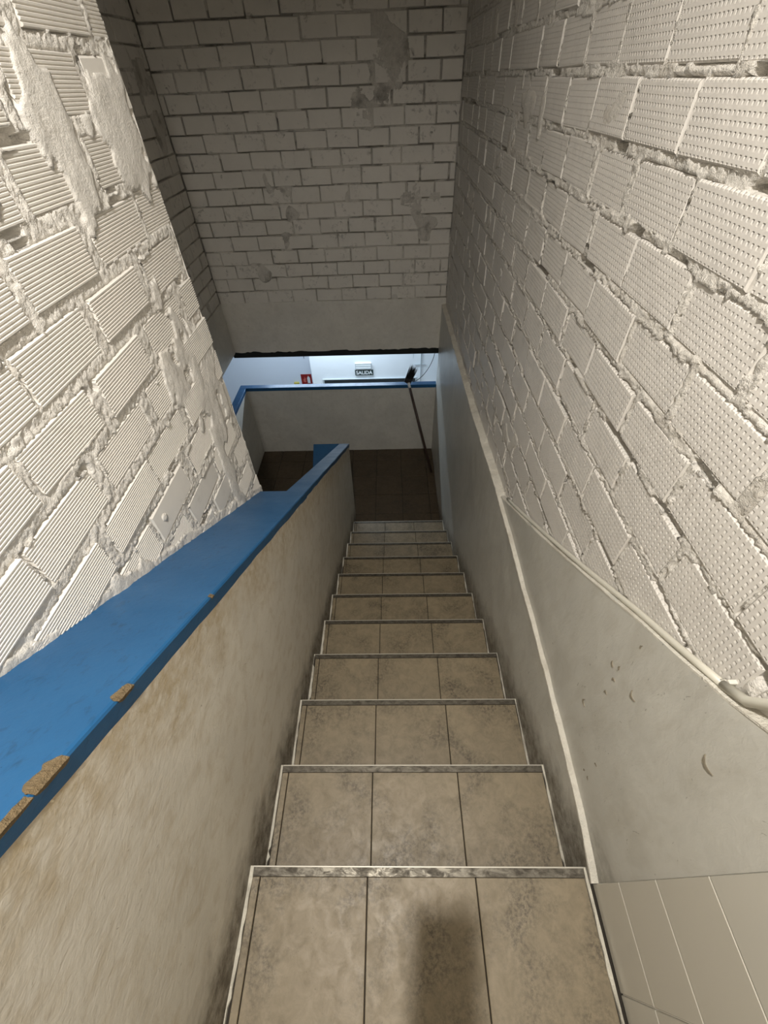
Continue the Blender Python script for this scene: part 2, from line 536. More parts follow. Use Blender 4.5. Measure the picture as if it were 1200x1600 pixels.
def keep_r(s, z):
    dz = np.interp(s, [-2, 0.03, .184, .235, .344, .453, .642, .953, 1.50, 9], [1.0, 1.0, .879, .838, .771, .706, .583, .387, .07, -.2])
    lz = np.interp(s, [0.03, 0.2, 0.6, 1.5, 2.4, 4.4], [0.03, 0.075, 0.095, 0.09, 0.015, -0.06])
    return z > np.maximum(dz, lz) - .03
mortar_sheet(wall_right, 'mortar', rects, 'x', -1, XRB, S, Z, mort_r, M_mort_r, keep_r)

# plaster dado sheets of the right wall
def sheet_x(name, parent, mat, x, ys, zlo, zhi, nz, amp, back, seed=1, top_amp=.0, lip=None):
    """wavy plaster slab facing -x with real thickness to x=back"""
    ys = np.asarray(ys); verts = []; faces = []
    ny = len(ys)
    for i, y in enumerate(ys):
        lo, hi = zlo(y), zhi(y) + top_amp*float(vnoise(np.array(y*14.), np.array(.5), seed+3))
        for k in range(nz):
            z = lo + (hi-lo)*k/(nz-1)
            w = amp*float(fbm(np.array(y*5.), np.array(z*5.), seed, 3))
            verts.append((x + w, y, z))
        verts.append((back, y, hi)); verts.append((back, y, lo))
    st = nz+2
    for i in range(ny-1):
        for k in range(st):
            k2 = (k+1) % st
            faces.append((i*st+k, i*st+k2, (i+1)*st+k2, (i+1)*st+k))
    faces.append(tuple(range(st))); faces.append(tuple((ny-1)*st + k for k in range(st-1, -1, -1)))
    o = mesh_obj(name, verts, faces, mat, parent)
    return o
pitch_z = lambda y: -RISE/GOING*(y-Y1)
lo_r = lambda y: max(pitch_z(y) - .45, ZL-.12) if y < 3.0 else ZL-.12
sheet_x('lower_plaster', wall_right, M_dado, .475, np.arange(.03, YB+.001, .04), lo_r, lambda y: ledge_z(y), 22, .004, XRB+.04, 4, .006)
sheet_x('upper_plaster', wall_right, M_dado, .4890, np.arange(.03, 1.5, .03), lambda y: ledge_z(y)-.04, lambda y: max(dado_z(y), ledge_z(y)-.03), 16, .003, XRB+.04, 8, .003)
# chalky edge on top of the lower plaster
pts = np.arange(.03, YB, .02); v = []; f = []
for i, y in enumerate(pts):
    z = ledge_z(y) + .006*float(vnoise(np.array(y*14.), np.array(.5), 7)); w = .004*random.random()**2 + .002*(1+float(vnoise(np.array(y*40.), np.array(.3), 19)))
    v += [(.4738 - w*.4, y, z-.003-w), (.4738-w*.3, y, z+.0015), (.479, y, z+.004), (.5135, y, z+.006 + w), (.5135, y, z-.02)]
for i in range(len(pts)-1):
    for k in range(5):
        k2 = (k+1) % 5; f.append((i*5+k, i*5+k2, i*5+5+k2, i*5+5+k))
mesh_obj('plaster_edge', v, f, M_ledge, wall_right)
# chalky edge on top of the upper plaster
pts = np.arange(.03, 1.5, .015); v = []; f = []
for i, y in enumerate(pts):
    z = dado_z(y) + .003*float(vnoise(np.array(y*22.), np.array(.5), 9))
    v += [(.4880, y, z-.003), (.4880, y, z+.002), (.516, y, z+.006), (.516, y, z-.02)]
for i in range(len(pts)-1):
    for k in range(4):
        k2 = (k+1) % 4; f.append((i*4+k, i*4+k2, i*4+4+k2, i*4+4+k))
mesh_obj('dado_edge', v, f, M_ledge, wall_right)
# scuffs in the dado paint
SCUFFS = [(0.426, 0.533, 0.016, 0.005, 0.6, 0.3), (0.406, 0.558, 0.012, 0.004, 1.2, 0.2), (0.397, 0.513, 0.014, 0.006, 2.2, 0.4), (0.338, 0.562, 0.024, 0.006, 0.3, 0.45), (0.415, 0.302, 0.022, 0.008, 0.9, 0.5), (0.388, 0.452, 0.014, 0.005, 2.4, 0.4), (0.171, 0.71, 0.032, 0.008, 0.2, 0.35), (0.27, 0.167, 0.01, 0.006, 1.8, 0.1), (0.265, 0.258, 0.012, 0.006, 2.6, 0.2), (0.249, 0.175, 0.012, 0.007, 0.7, 0.2), (0.403, 0.678, 0.012, 0.003, 1.5, 0.2)]
M_scuff = simple('dark_scuff', (.27, .235, .175), .8)
def scuff(y, z, L, w, ang, bend, seed):
    rs = random.Random(seed); n = 7; v = []; f = []
    for i in range(n+1):
        t = i/n-.5; a = ang; ww = w*(1-(2*abs(t))**2)*.5*rs.uniform(.6, 1.3) + .0004
        cy = y + L*t*math.cos(a) - bend*t*t*math.sin(a)*4*L; cz = z + L*t*math.sin(a) + bend*t*t*math.cos(a)*4*L
        v += [(.4863, cy+ww*math.sin(a), cz-ww*math.cos(a)), (.4863, cy-ww*math.sin(a), cz+ww*math.cos(a)), (.491, cy, cz)]
    for i in range(n):
        for k in range(3):
            k2 = (k+1) % 3; f.append((i*3+k, i*3+k2, i*3+3+k2, i*3+3+k))
    f += [(0, 1, 2), (n*3+2, n*3+1, n*3)]
    mesh_obj('scuff_mark', v, f, M_scuff, wall_right)
for i, (y, z, L, w, a, b) in enumerate(SCUFFS): scuff(y, z, L, w, a, b, i)
# wall tiles beside the top landing
box('tile_bed', (.492, -1.6, 0), (XRB+.03, .028, 1.02), M_wgrout, wall_right)
zs = [.004, .188, .386, .589, .792, .995]
tm = {}
for r in range(5):
    h = zs[r+1]-zs[r]-.003
    y = .0295; c = 0
    while y > -1.55:
        w = .2
        o = box('wall_tile', (.4855, y-w+.003, zs[r]), (.4935, y, zs[r]+h), random.choice([M_walltile, M_walltile, M_walltile2]), wall_right, .0012)
        y -= w; c += 1

# ---- back wall ------------------------------------------------------
wall_back = plane_box('wall_back', (XL-.12, YB+.06, -.02), (XRB+.16, YB+.16, CEIL), M_core,
                      'off-white painted brick wall facing the stairs above the plastered beam', 'wall')
rng = random.Random(11)
rects = []
PB, PU = .1155, .2465
for i in range(0, 22):
    z0 = .006 + PB*i
    if z0 > 2.5: continue
    o0 = XL - .23 + (.12 if i % 2 else 0) + rng.uniform(-.025, .025)
    pos = [o0 + PU*k + rng.uniform(-.006, .006) for k in range(0, 12)]
    pos = [p for p in pos if XL+.04 < p < XRB-.05]
    edges = [XL] + pos + [XRB]
    for a, b in zip(edges[:-1], edges[1:]):
        jj = rng.choice([.006, .009, .012, .016])
        jz = rng.uniform(.006, .014)
        rects.append((a+jj/2, b-jj/2, z0+jz*.6 + (b*.008), z0+PB-jz*.4 + (b*.008), rng.uniform(-.004, .004), z0 < 1.95))
BH, BL = .105, .236
bmesh_b = [brick_mesh('back_brick', BL, BH, .04, M_back, 'plain', .0025, 40+k) for k in range(6)]
build_bricks(wall_back, rects, 'y', -1, YB, None, lambda r: (rng.choice(bmesh_b), BH), BL, rng, 296, M_back)
def mort_b(s, z, sd):
    rough = fbm(s*60, z*60, 105, 3); mid = vnoise(s*7, z*9, 109); crack = vnoise(s*5, z*13, 131)
    n = -.006 + .003*rough + .009*mid
    n = np.where((crack > .0) & (sd > .0), np.minimum(n, -.045), n)
    sm = vnoise(s*3.1, z*3.7, 151)*.7 + vnoise(s*11, z*11, 152)*.3
    n = np.where(sd < -.002, -.014, n)
    n = np.where(sm > .47, np.maximum(n, -.001 + .0025*rough + .004*(sm-.47)*3), n)
    return n
mortar_sheet(wall_back, 'mortar', rects, 'y', -1, YB, np.arange(XL, XRB+.004, .0046), np.arange(-.01, 2.4, .0046), mort_b, M_mort_b)
# beam under the brickwork
prism('beam', [(YB-.008, -.515), (YB+.16, -.515), (YB+.16, .004), (YB-.002, .004)], 'x', XL-.12, XRB+.03, M_beam, wall_back, .006)
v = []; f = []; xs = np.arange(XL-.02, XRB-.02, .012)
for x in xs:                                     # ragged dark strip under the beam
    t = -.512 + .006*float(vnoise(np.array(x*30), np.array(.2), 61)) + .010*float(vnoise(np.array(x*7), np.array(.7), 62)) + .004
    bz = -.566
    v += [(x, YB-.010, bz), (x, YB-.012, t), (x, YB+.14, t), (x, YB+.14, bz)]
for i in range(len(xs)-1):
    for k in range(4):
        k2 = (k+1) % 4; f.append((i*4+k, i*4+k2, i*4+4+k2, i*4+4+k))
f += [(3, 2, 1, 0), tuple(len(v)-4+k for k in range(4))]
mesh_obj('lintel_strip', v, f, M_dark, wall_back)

# ---- far left wall of the well -------------------------------------
wall_left = plane_box('wall_left', (XL-.14, -1.6, -.02), (XL-.03, YB+.04, CEIL), M_core,
                      'shaded brick side wall of the stairwell behind the near wall', 'wall')
rng = random.Random(13)
rects = []
for i in range(0, 22):
    z0 = .006 + PB*i
    o0 = 1.9 + (.12 if i % 2 else 0) + rng.uniform(-.02, .02)
    edges = [o0 + PU*k for k in range(0, 11) if o0 + PU*k < YB-.04] + [YB]
    for a, b in zip(edges[:-1], edges[1:]):
        rects.append((a+.005, b-.005, z0+.006, z0+PB-.005, rng.uniform(-.003, .003), b > 3.2))
build_bricks(wall_left, rects, 'x', 1, XL, None, lambda r: (rng.choice(bmesh_b), BH), BL, rng, 296, M_back)
mortar_sheet(wall_left, 'mortar', rects, 'x', 1, XL, np.arange(1.9, YB+.006, .0095), np.arange(-.01, 2.5, .0095), mort_b, M_mort_b)
prism('beam', [(XL+.008, -.515), (XL+.002, .004), (XL-.14, .004), (XL-.14, -.515)], 'y', -1.6, YB, M_beam, wall_left, .006)
box('sidewall_infill', (XL-.14, -1.6, -.02), (XL, 1.9, CEIL), M_back, wall_left)

# ---- near left brick wall, standing on the parapet -------------------
YE = 1.435
wall_near = box('wall_near_left', (-.80, -1.6, cap_z(YE)-.02), (XP-.03, YE-.02, CEIL), M_core)
wall_near.data.transform(Matrix.Identity(4))
tag(wall_near, 'bright white ridged brick wall smeared with mortar on the blue parapet', 'wall', kind='structure')
rng = random.Random(17)
rects = []
for i in range(-8, 12):                          # courses, i=0 has its top at z=1.478
    zt = 1.478 - .1185*i
    o0 = .878 - .113*i
    for k in range(-16, 12):
        a = o0 + .262*k + rng.uniform(-.008, .008)
        b = a + rng.uniform(.216, .243)
        a, b = max(a, -.7), min(b, YE-.004)
        if b - a < .04: continue
        z1 = zt + rng.uniform(-.001, .006); z0 = zt - rng.uniform(.083, .093)
        if z1 < cap_z(b)-.005 or z0 > CEIL - .1: continue
        rects.append((a, b, z0, z1, rng.uniform(-.003, .005), True))
NH, NL = .083, .215
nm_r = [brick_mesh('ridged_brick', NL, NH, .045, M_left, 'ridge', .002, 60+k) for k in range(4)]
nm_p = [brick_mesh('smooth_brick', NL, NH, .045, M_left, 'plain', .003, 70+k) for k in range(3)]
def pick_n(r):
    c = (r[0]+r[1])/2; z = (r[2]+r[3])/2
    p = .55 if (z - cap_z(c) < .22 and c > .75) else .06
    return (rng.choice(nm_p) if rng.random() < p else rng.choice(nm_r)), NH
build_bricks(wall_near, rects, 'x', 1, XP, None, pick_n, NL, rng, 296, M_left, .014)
def mort_n(s, z, sd):
    rough = fbm(s*85, z*85, 205, 3); mid = fbm(s*16, z*16, 209, 3); big = vnoise(s*5, z*5, 207)
    n = -.0022 + .0030*rough + .0024*mid
    crev = vnoise(s*11, z*26, 231)
    n = np.where((crev > .70) & (sd > .001) & (sd < .012), -.028, n)
    # head joints slathered with smooth mortar
    spread = .000 + .004*vnoise(s*40, z*40, 212) + .008*vnoise(s*9, z*9, 214)
    n = np.where(sd < 0, np.where(sd > -spread, .0012 + .0016*(mid+.4) + .0014*rough, -.014), n)
    n = np.where(sd > -.002, n + np.random.RandomState(4).uniform(-.0021, .0021, n.shape), n)
    # trowelled smears: more of them towards the upper end of the wall
    w = np.clip((s-.74)/.38, 0, 1)*np.clip((z-1.28)/.27, 0, 1)
    w2 = np.clip((s-1.16)/.22, 0, 1)
    sm = vnoise(s*7.5, z*4.2, 251)*.62 + vnoise(s*21, z*12, 252)*.28 + .10*vnoise(s*60, z*40, 253)
    th = .46 - .66*w - .36*w2*(1-w)
    k = sm - th
    ridge = np.abs(fbm(s*26, z*5, 255, 2))
    n = np.where(k > 0, np.maximum(n, .0020 + np.clip(k, 0, .25)*.014 + .0018*ridge + .0006*rough), n)
    # ragged end of the wall
    n = np.where(s > YE-.012, n - .006*(1+vnoise(s*40, z*40, 261)), n)
    # rough fillet above the cap
    cz = 1.05948 - .60482*np.maximum(s, 0)
    d = z - cz
    n = np.where(d < .03 + .012*vnoise(s*20, z*20, 271), np.maximum(n, .002 + .004*rough + .003*mid), n)
    return n
S = np.concatenate([np.arange(-.7, .1, .012), np.arange(.1, YE+.003, .0046)]); Z = np.arange(.15, 2.62, .0050)
def keep_n(s, z): return z > 1.05948 - .60482*np.maximum(s, 0) - .015
mortar_sheet(wall_near, 'mortar', rects, 'x', 1, XP, S, Z, mort_n, M_mort_l, keep_n)
# rendered end of the wall
v = []; f = []; zz = np.arange(cap_z(YE)-.01, CEIL, .03)
for z in zz:
    e = .006*float(vnoise(np.array(z*19.), np.array(.3), 281))
    v += [(XP-.003, YE-.004+e*.6, z), (XP-.015, YE+.004+e, z), (-.79, YE+.004+e, z), (-.80, YE-.01, z), (-.80, YE-.03, z), (XP-.02, YE-.03, z)]
for i in range(len(zz)-1):
    for k in range(6):
        k2 = (k+1) % 6; f.append((i*6+k, i*6+k2, i*6+6+k2, i*6+6+k))
f += [(5, 4, 3, 2, 1, 0), tuple(len(v)-6+k for k in range(6))]
mesh_obj('end_render', v, f, M_mort_l, wall_near)
# the core follows the cap: rebuild as a sloping prism
me = wall_near.data
bm = bmesh.new()
poly = [(-1.6, CEIL), (-1.6, cap_z(-1)-.02), (0, cap_z(0)-.02), (YE-.02, cap_z(YE-.02)-.02), (YE-.02, CEIL)]
A = [bm.verts.new((-.80, p[0], p[1])) for p in poly]; B = [bm.verts.new((XP-.03, p[0], p[1])) for p in poly]
bm.faces.new(A); bm.faces.new(B[::-1])
for i in range(5): bm.faces.new([A[i], A[(i+1) % 5], B[(i+1) % 5], B[i]])
bmesh.ops.recalc_face_normals(bm, faces=bm.faces); bm.to_mesh(me); bm.free()

# ---- upper ceiling, wall behind the camera --------------------------
plane_box('ceiling', (XL-.14, -1.7, CEIL), (XRB+.16, YB+.2, CEIL+.1), M_ceiling, 'white ceiling over the stairwell', 'ceiling')
plane_box('wall_behind', (XL-.14, -1.7, ZF), (XRB+.16, -1.6, CEIL), M_ceiling, 'plain white wall behind the top of the stairs', 'wall')

# ---- half-landing floor --------------------------------------------
YN = Y1 + 10*GOING
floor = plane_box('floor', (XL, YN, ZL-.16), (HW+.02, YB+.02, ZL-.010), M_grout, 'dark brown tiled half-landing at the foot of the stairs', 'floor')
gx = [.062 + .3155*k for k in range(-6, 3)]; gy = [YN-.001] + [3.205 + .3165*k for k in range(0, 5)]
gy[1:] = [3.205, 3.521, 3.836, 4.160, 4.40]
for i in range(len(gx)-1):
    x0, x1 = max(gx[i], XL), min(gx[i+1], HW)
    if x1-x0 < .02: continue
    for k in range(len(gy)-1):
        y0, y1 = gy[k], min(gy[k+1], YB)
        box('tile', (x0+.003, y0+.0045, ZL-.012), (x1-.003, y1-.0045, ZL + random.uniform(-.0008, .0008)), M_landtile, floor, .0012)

# ---- top landing floor (tread of the first step and back) ------------
tl = box('upper_floor', (-HW-.35, -1.6, -.22), (XRB+.03, Y1-.03, -.010), M_grout)
tag(tl, 'beige tiled floor at the very top of the stairs', 'floor', kind='structure')
TX = [-.4665, -.4435, -.1385, .1655, .470]
for k, (y0, y1) in enumerate([(-1.58, -.873), (-.87, -.573), (-.57, -.273)]):
    for i in range(4):
        box('tile', (TX[i]+.0015, y0, -.012), (TX[i+1]-.0015, y1, 0), M_tile, tl, .0012)

# ================================================================== STAIRS
stairs = bpy.data.objects.new('stair_flight', None); link(stairs)
tag(stairs, 'steep flight of beige tiled steps with metal nosings going down', 'stairs')
def tilebox(name, x0, x1, y0, y1, z, mat, parent, th=.012, bev=.0012):
    return box(name, (x0, y0, z-th), (x1, y1, z + random.uniform(-.0006, .0006)), mat, parent, bev)
for k in range(1, 12):
    y = Y1 + GOING*(k-1); z = -RISE*(k-1)
    yb = (y - GOING - .01) if k > 1 else -.272
    step = box('step', (-HW, yb, z-RISE-.08), (HW, y-.010, z-.009), M_grout, stairs)
    ntile = y-.0235
    for i in range(4):
        tilebox('tile', TX[i]+.0017, TX[i+1]-.0017, yb, ntile, z, M_tile, step)
    # aluminium nosing: flat strip, bright lip over the edge
    nb = bmesh.new()
    add_box(nb, (-.4665, y-.0225, z-.010), (HW-.001, y-.003, z+.0016))
    bm_obj('nosing', nb, M_nose, step)
    box('nosing_lip', (-.4665, y-.0030, z-.016), (HW-.001, y+.0006, z+.0024), M_noselip, step, .0006)
    box('riser_tile', (-.4665, y-.0105, z-RISE+.001), (.470, y-.0035, z-.0165), M_tile, step)
    # ragged white filler along both side walls
    for side in (-1, 1):
        v = []; f = []; ys = np.linspace(yb+.012, y, 22)
        for q, yy in enumerate(ys):
            nz_ = float(vnoise(np.array(yy*30.+k*7), np.array(side*1.+3), 301)); n2 = float(vnoise(np.array(yy*9.+k*5), np.array(side*1.+9), 305))
            w = (.0072 if side < 0 else .0030) + .0026*nz_ + .0022*n2
            if n2 < -.45 or q < 2 or w < .0006: w = .0006
            x0 = -HW-.002 if side < 0 else HW+.002; x1 = -HW+.001+w if side < 0 else HW-.001-w
            h = .0022 + .0012*nz_
            v += [(x0, yy, z-.008), (x0, yy, z+h+.003), (x1, yy, z+h), (x1, yy, z-.008)]
        for q in range(len(ys)-1):
            for e in range(4):
                e2 = (e+1) % 4; f.append((q*4+e, q*4+e2, q*4+4+e2, q*4+4+e))
        f += [(0, 1, 2, 3), tuple(len(v)-1-e for e in range(4))]
        mesh_obj('side_filler', v, f, M_caulk, step)

# second flight, going down behind the parapet
st2 = bpy.data.objects.new('lower_stair_flight', None); link(st2)
tag(st2, 'dark lower flight turning back down behind the parapet', 'stairs')
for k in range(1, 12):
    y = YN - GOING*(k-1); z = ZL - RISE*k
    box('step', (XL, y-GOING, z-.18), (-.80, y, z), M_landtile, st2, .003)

# ================================================================== PARAPET
par = bpy.data.objects.new('stair_parapet', None); link(par)
tag(par, 'cream plastered parapet with a chipped blue painted sloping top', 'parapet')
XC = -.461
yA, yC, yD = -1.55, 1.408, 3.165
low = lambda y: max(pitch_z(y)-.42, ZL-.14)
def face_slab(name, x0, x1, ya, yb_, parent, mat, amp=.002):
    """parapet wall body with a gently uneven right face"""
    ys = np.linspace(ya, yb_, max(8, int((yb_-ya)/.05))); nz = 16
    v = []; f = []
    for y in ys:
        lo, hi = low(y), cap_z(y)-.035
        for k in range(nz):
            z = lo + (hi-lo)*k/(nz-1)
            a = amp*float(fbm(np.array(y*4.), np.array(z*4.), 401, 3))
            v.append((x1 + a - .002 - .0085*min(1.0, (hi-z)/.9), y, z))
        v += [(x0, y, hi), (x0, y, lo)]
    stn = nz+2
    for i in range(len(ys)-1):
        for k in range(stn):
            k2 = (k+1) % stn; f.append((i*stn+k, i*stn+k2, (i+1)*stn+k2, (i+1)*stn+k))
    f += [tuple(range(stn-1, -1, -1)), tuple((len(ys)-1)*stn+k for k in range(stn))]
    o = mesh_obj(name, v, f, mat, parent)
    for p in o.data.polygons: p.use_smooth = True
    o.data.set_sharp_from_angle(angle=.6)
    return o
def slope_poly(ya, yb_, t, ztop=cap_z):
    ys = [ya] + ([0.0] if ya < 0 < yb_ else []) + [yb_]
    return [(y, ztop(y)) for y in ys] + [(y, ztop(y)-t) for y in reversed(ys)]
face_slab('plaster_wall', -.552, XC-.003, yA, yD-.008, par, M_parapet)
prism('wall_core', [(yA, cap_z(0)-.04), (0, cap_z(0)-.04), (yC-.01, cap_z(yC)-.04), (yC-.01, low(yC)), (0, low(0)), (yA, low(0))], 'x', -.80, -.556, M_parapet, par)
def cap_slab(name, ya, yb_, x0, x1, t=.046, under=.006, parent=None):
    """sloping cap slab; the visible long edge leans inwards towards its foot and wanders a little"""
    ys = np.linspace(ya, yb_, max(6, int((yb_-ya)/.04)))
    if ya < 0 < yb_: ys = np.sort(np.append(ys, 0.0))
    v = []; f = []
    for y in ys:
        zt = cap_z(y); e = .0018*float(fbm(np.array(y*9.), np.array(.4), 501, 3)); e2 = .003*float(fbm(np.array(y*7.), np.array(.9), 507, 3))
        v += [(x0, y, zt), (x1-.007+e, y, zt), (x1-.002+e, y, zt-.0015), (x1+e, y, zt-.006), (x1-under+e*.5, y, zt-t+e2), (x1-.03, y, zt-t-.004), (x0, y, zt-t)]
    n = 7
    for i in range(len(ys)-1):
        for k in range(n):
            k2 = (k+1) % n; f.append((i*n+k, i*n+k2, (i+1)*n+k2, (i+1)*n+k))
    f += [tuple(range(n-1, -1, -1)), tuple((len(ys)-1)*n+k for k in range(n))]
    return mesh_obj(name, v, f, M_blue, parent)
cap1 = cap_slab('blue_cap', yA, yC, -.806, XC+.001, parent=par)
cap1['label'] = 'wide blue painted top with chipped edge'
cap2 = cap_slab('blue_cap', yC-.001, yD, -.556, XC, parent=par)
# lower parapet of the second flight, dropping away behind the end
z2 = lambda y: cap_z(yD) + .004 - .62*(yD-y)
prism('return_wall', [(yD-.01, z2(yD)-.02), (yD-.01, ZL-.14), (.6, z2(.6)-1.0), (.6, z2(.6)-.02)], 'x', -.80, -.560, M_parapet, par)
prism('return_cap', [(yD, z2(yD)), (yD, z2(yD)-.05), (.6, z2(.6)-.05), (.6, z2(.6))], 'x', -.806, -.557, M_blue, par, .006, 2)
# paint chips along the near edge of the cap
def chip(y0, y1, x_in, seed, drop=.006):
    """patch of bare render where the paint broke off the long edge"""
    rs = random.Random(seed); n = 18; rows = [[], [], [], [], []]
    for i in range(n+1):
        t = i/n; y = y0 + (y1-y0)*t; e = max(math.sin(math.pi*t), 0)**.45
        w = .75 + .35*float(vnoise(np.array(t*5.), np.array(seed*1.7), 520+seed))
        d = .002 + x_in*e*w; s_ = .003 + drop*e*w; j = lambda a: rs.uniform(-a, a)
        zt = cap_z(y)
        rows[0].append((XC-d, y, zt+.0003)); rows[1].append((XC-d*.6-.002, y+j(.001), zt+.0018+j(.0006)))
        rows[2].append((XC-.0030, y+j(.001), zt+.0014+j(.0005))); rows[3].append((XC+.0038, y, zt-.0040+j(.0008))); rows[4].append((XC+.0014, y, zt-.006-s_))
    v = sum(rows, []); f = []
    for r in range(4):
        for i in range(n):
            f.append((r*(n+1)+i, r*(n+1)+i+1, (r+1)*(n+1)+i+1, (r+1)*(n+1)+i))
    for i in range(n): f.append((4*(n+1)+i, 4*(n+1)+i+1, i+1, i))
    o = mesh_obj('paint_chip', v, f, M_chip, cap1); o['label'] = 'bare brown chip in the paint'
chip(.082, .126, .020, 1); chip(.208, .240, .014, 2); chip(-.03, .080, .002, 3, .006); chip(.485, .497, .003, 4, .002)

# ================================================================== HALF WALLS round the landing
hw_ = bpy.data.objects.new('half_wall', None); link(hw_)
tag(hw_, 'low white wall with blue painted top at the end of the landing', 'half wall')
box('wall_body', (XL, YB, ZF), (XRB+.03, YB+.065, -.982), M_half, hw_)
prism('blue_cap', [(YB-.005, -.986), (YB-.005, -.945), (YB+.070, -.945), (YB+.070, -.986)], 'x', XL-.075, XRB-.035, M_blue, hw_, .004)
hs = bpy.data.objects.new('side_half_wall', None); link(hs)
tag(hs, 'low side wall with blue painted top left of the landing', 'half wall')
box('wall_body', (XL-.07, .5, ZF), (XL, YB+.065, -.982), M_half, hs)
prism('blue_cap', [(XL+.005, -.986), (XL+.005, -.945), (XL-.075, -.945), (XL-.075, -.986)], 'y', .5, YB-.006, M_blue, hs, .004)

# ================================================================== ROOM BELOW
YFAR = 6.0
LC = -.12
wf = plane_box('wall_far', (-1.30, YFAR, ZF), (2.6, YFAR+1.0, LC), M_room, 'bright white wall with the exit sign in the room below', 'wall')
plane_box('wall_far_left', (-4.6, 6.75, ZF), (-1.30, 6.85, LC), M_room2, 'pale blue wall set back in the room below', 'wall')
plane_box('wall_room_left', (-4.7, 1.0, ZF), (-4.6, 6.85, LC), M_room2, 'pale side wall of the room below', 'wall')
plane_box('wall_room_right', (2.6, YB+.06, ZF), (2.7, YFAR+.1, LC), M_room, 'white right wall of the room below', 'wall')
plane_box('wall_room_front', (XRB+.03, YB+.06, ZF), (2.6, YB+.16, LC), M_room, 'white front wall of the room below', 'wall')
plane_box('ceiling_room', (-4.7, YB+.165, LC), (2.7, 6.85, LC+.08), M_ceiling, 'white ceiling of the room below', 'ceiling')
plane_box('ceiling_room_side', (-4.7, .9, LC), (XL-.145, YB+.165, LC+.08), M_ceiling, 'white ceiling beside the stairwell in the room below', 'ceiling')
plane_box('wall_room_side', (-4.7, .9, ZF), (XL-.1, 1.0, LC), M_room2, 'pale near wall of the room below', 'wall')
plane_box('floor_lower', (-4.7, -1.6, ZF-.1), (2.7, 6.85, ZF), M_landtile, 'tiled floor of the room below', 'floor')

# exit door in the far wall
door = bpy.data.objects.new('door_1', None); link(door)
tag(door, 'dark door with a grey frame under the exit sign', 'door', kind='structure')
box('door_leaf', (-1.115, YFAR-.012, ZF), (.33, YFAR-.001, -1.740), M_doordark, door)
box('door_frame', (-1.14, YFAR-.018, -1.740), (.36, YFAR-.001, -1.724), M_doorframe, door, .003)
box('door_frame', (-1.14, YFAR-.018, ZF), (-1.115, YFAR-.001, -1.740), M_doorframe, door, .003)
box('door_frame', (.33, YFAR-.018, ZF), (.36, YFAR-.001, -1.740), M_doorframe, door, .003)

def text_mesh(name, body, size, mat, parent, loc, width=None, bold=.0):
    cu = bpy.data.curves.new(name, 'FONT'); cu.body = body; cu.size = size
    cu.align_x = 'CENTER'; cu.align_y = 'CENTER'; cu.extrude = .001; cu.offset = bold
    o = bpy.data.objects.new(name, cu); COL.objects.link(o)
    bpy.context.view_layer.update()
    me = bpy.data.meshes.new_from_object(o.evaluated_get(bpy.context.evaluated_depsgraph_get()))
    COL.objects.unlink(o); bpy.data.objects.remove(o); bpy.data.curves.remove(cu)
    me.materials.clear(); me.materials.append(mat)
    xs = [v.co.x for v in me.vertices]; k = (width/(max(xs)-min(xs))) if width else 1
    R = Matrix.Rotation(math.radians(90), 4, 'X') @ Matrix.Diagonal((k, 1, 1, 1))
    me.transform(Matrix.Translation(loc) @ R)
    return link(bpy.data.objects.new(name, me), parent)

sign = bpy.data.objects.new('exit_sign', None); link(sign)
tag(sign, 'dark green sign reading SALIDA in white letters', 'sign')
box('sign_plate', (-.614, YFAR-.012, -1.672), (-.330, YFAR-.001, -1.584), M_signdark, sign, .002)
text_mesh('lettering', 'SALIDA', .085, M_white, sign, (-.472, YFAR-.0135, -1.628), .255, .0018)
el = bpy.data.objects.new('emergency_light', None); link(el)
tag(el, 'small white emergency light box above the exit sign', 'emergency light')
box('casing', (-.606, YFAR-.022, -1.572), (-.352, YFAR-.001, -1.464), M_white, el, .006)
for z in (-1.478, -1.515, -1.555):
    box('groove_line', (-.600, YFAR-.0235, z-.003), (-.358, YFAR-.0215, z+.003), M_doorframe, el)
for x in (-.604, -.362):
    box('end_line', (x, YFAR-.0235, -1.565), (x+.006, YFAR-.0215, -1.470), M_doorframe, el)

fs_ = bpy.data.objects.new('fire_extinguisher_sign', None); link(fs_)
tag(fs_, 'square red fire extinguisher sign on the pale blue wall', 'sign')
YS = 6.75; sx, sz = -1.562, -2.128
box('sign_plate', (sx-.095, YS-.008, sz-.095), (sx+.095, YS-.0005, sz+.095), M_red, fs_, .002)
def disc_poly(name, pts, mat, parent, y):
    prism(name, pts, 'y', y-.0015, y, mat, parent)
body = [(.012, -.075), (.062, -.075), (.062, .025), (.052, .042), (.044, .048), (.044, .062), (.030, .062), (.030, .048), (.022, .042), (.012, .025)]
disc_poly('extinguisher_symbol', [(sx+a, sz+b) for a, b in body], M_white, fs_, YS-.0085)
flame = [(-.060, -.045), (-.030, -.060), (-.008, -.045), (-.020, -.020), (-.012, .012), (-.034, .050), (-.036, .014), (-.058, .000)]
disc_poly('flame_symbol', [(sx+a, sz+b) for a, b in flame], simple('pale_red_symbol', (.62, .16, .12), .5), fs_, YS-.0085)
yb_ = bpy.data.objects.new('alarm_box', None); link(yb_)
tag(yb_, 'small yellow box on the pale blue wall left of the red sign', 'box')
box('casing', (-1.795, YS-.04, -2.28), (-1.705, YS-.0005, -2.175), M_yellow, yb_, .005)
box('cover_line', (-1.775, YS-.042, -2.235), (-1.725, YS-.0395, -2.22), M_greyplastic, yb_)

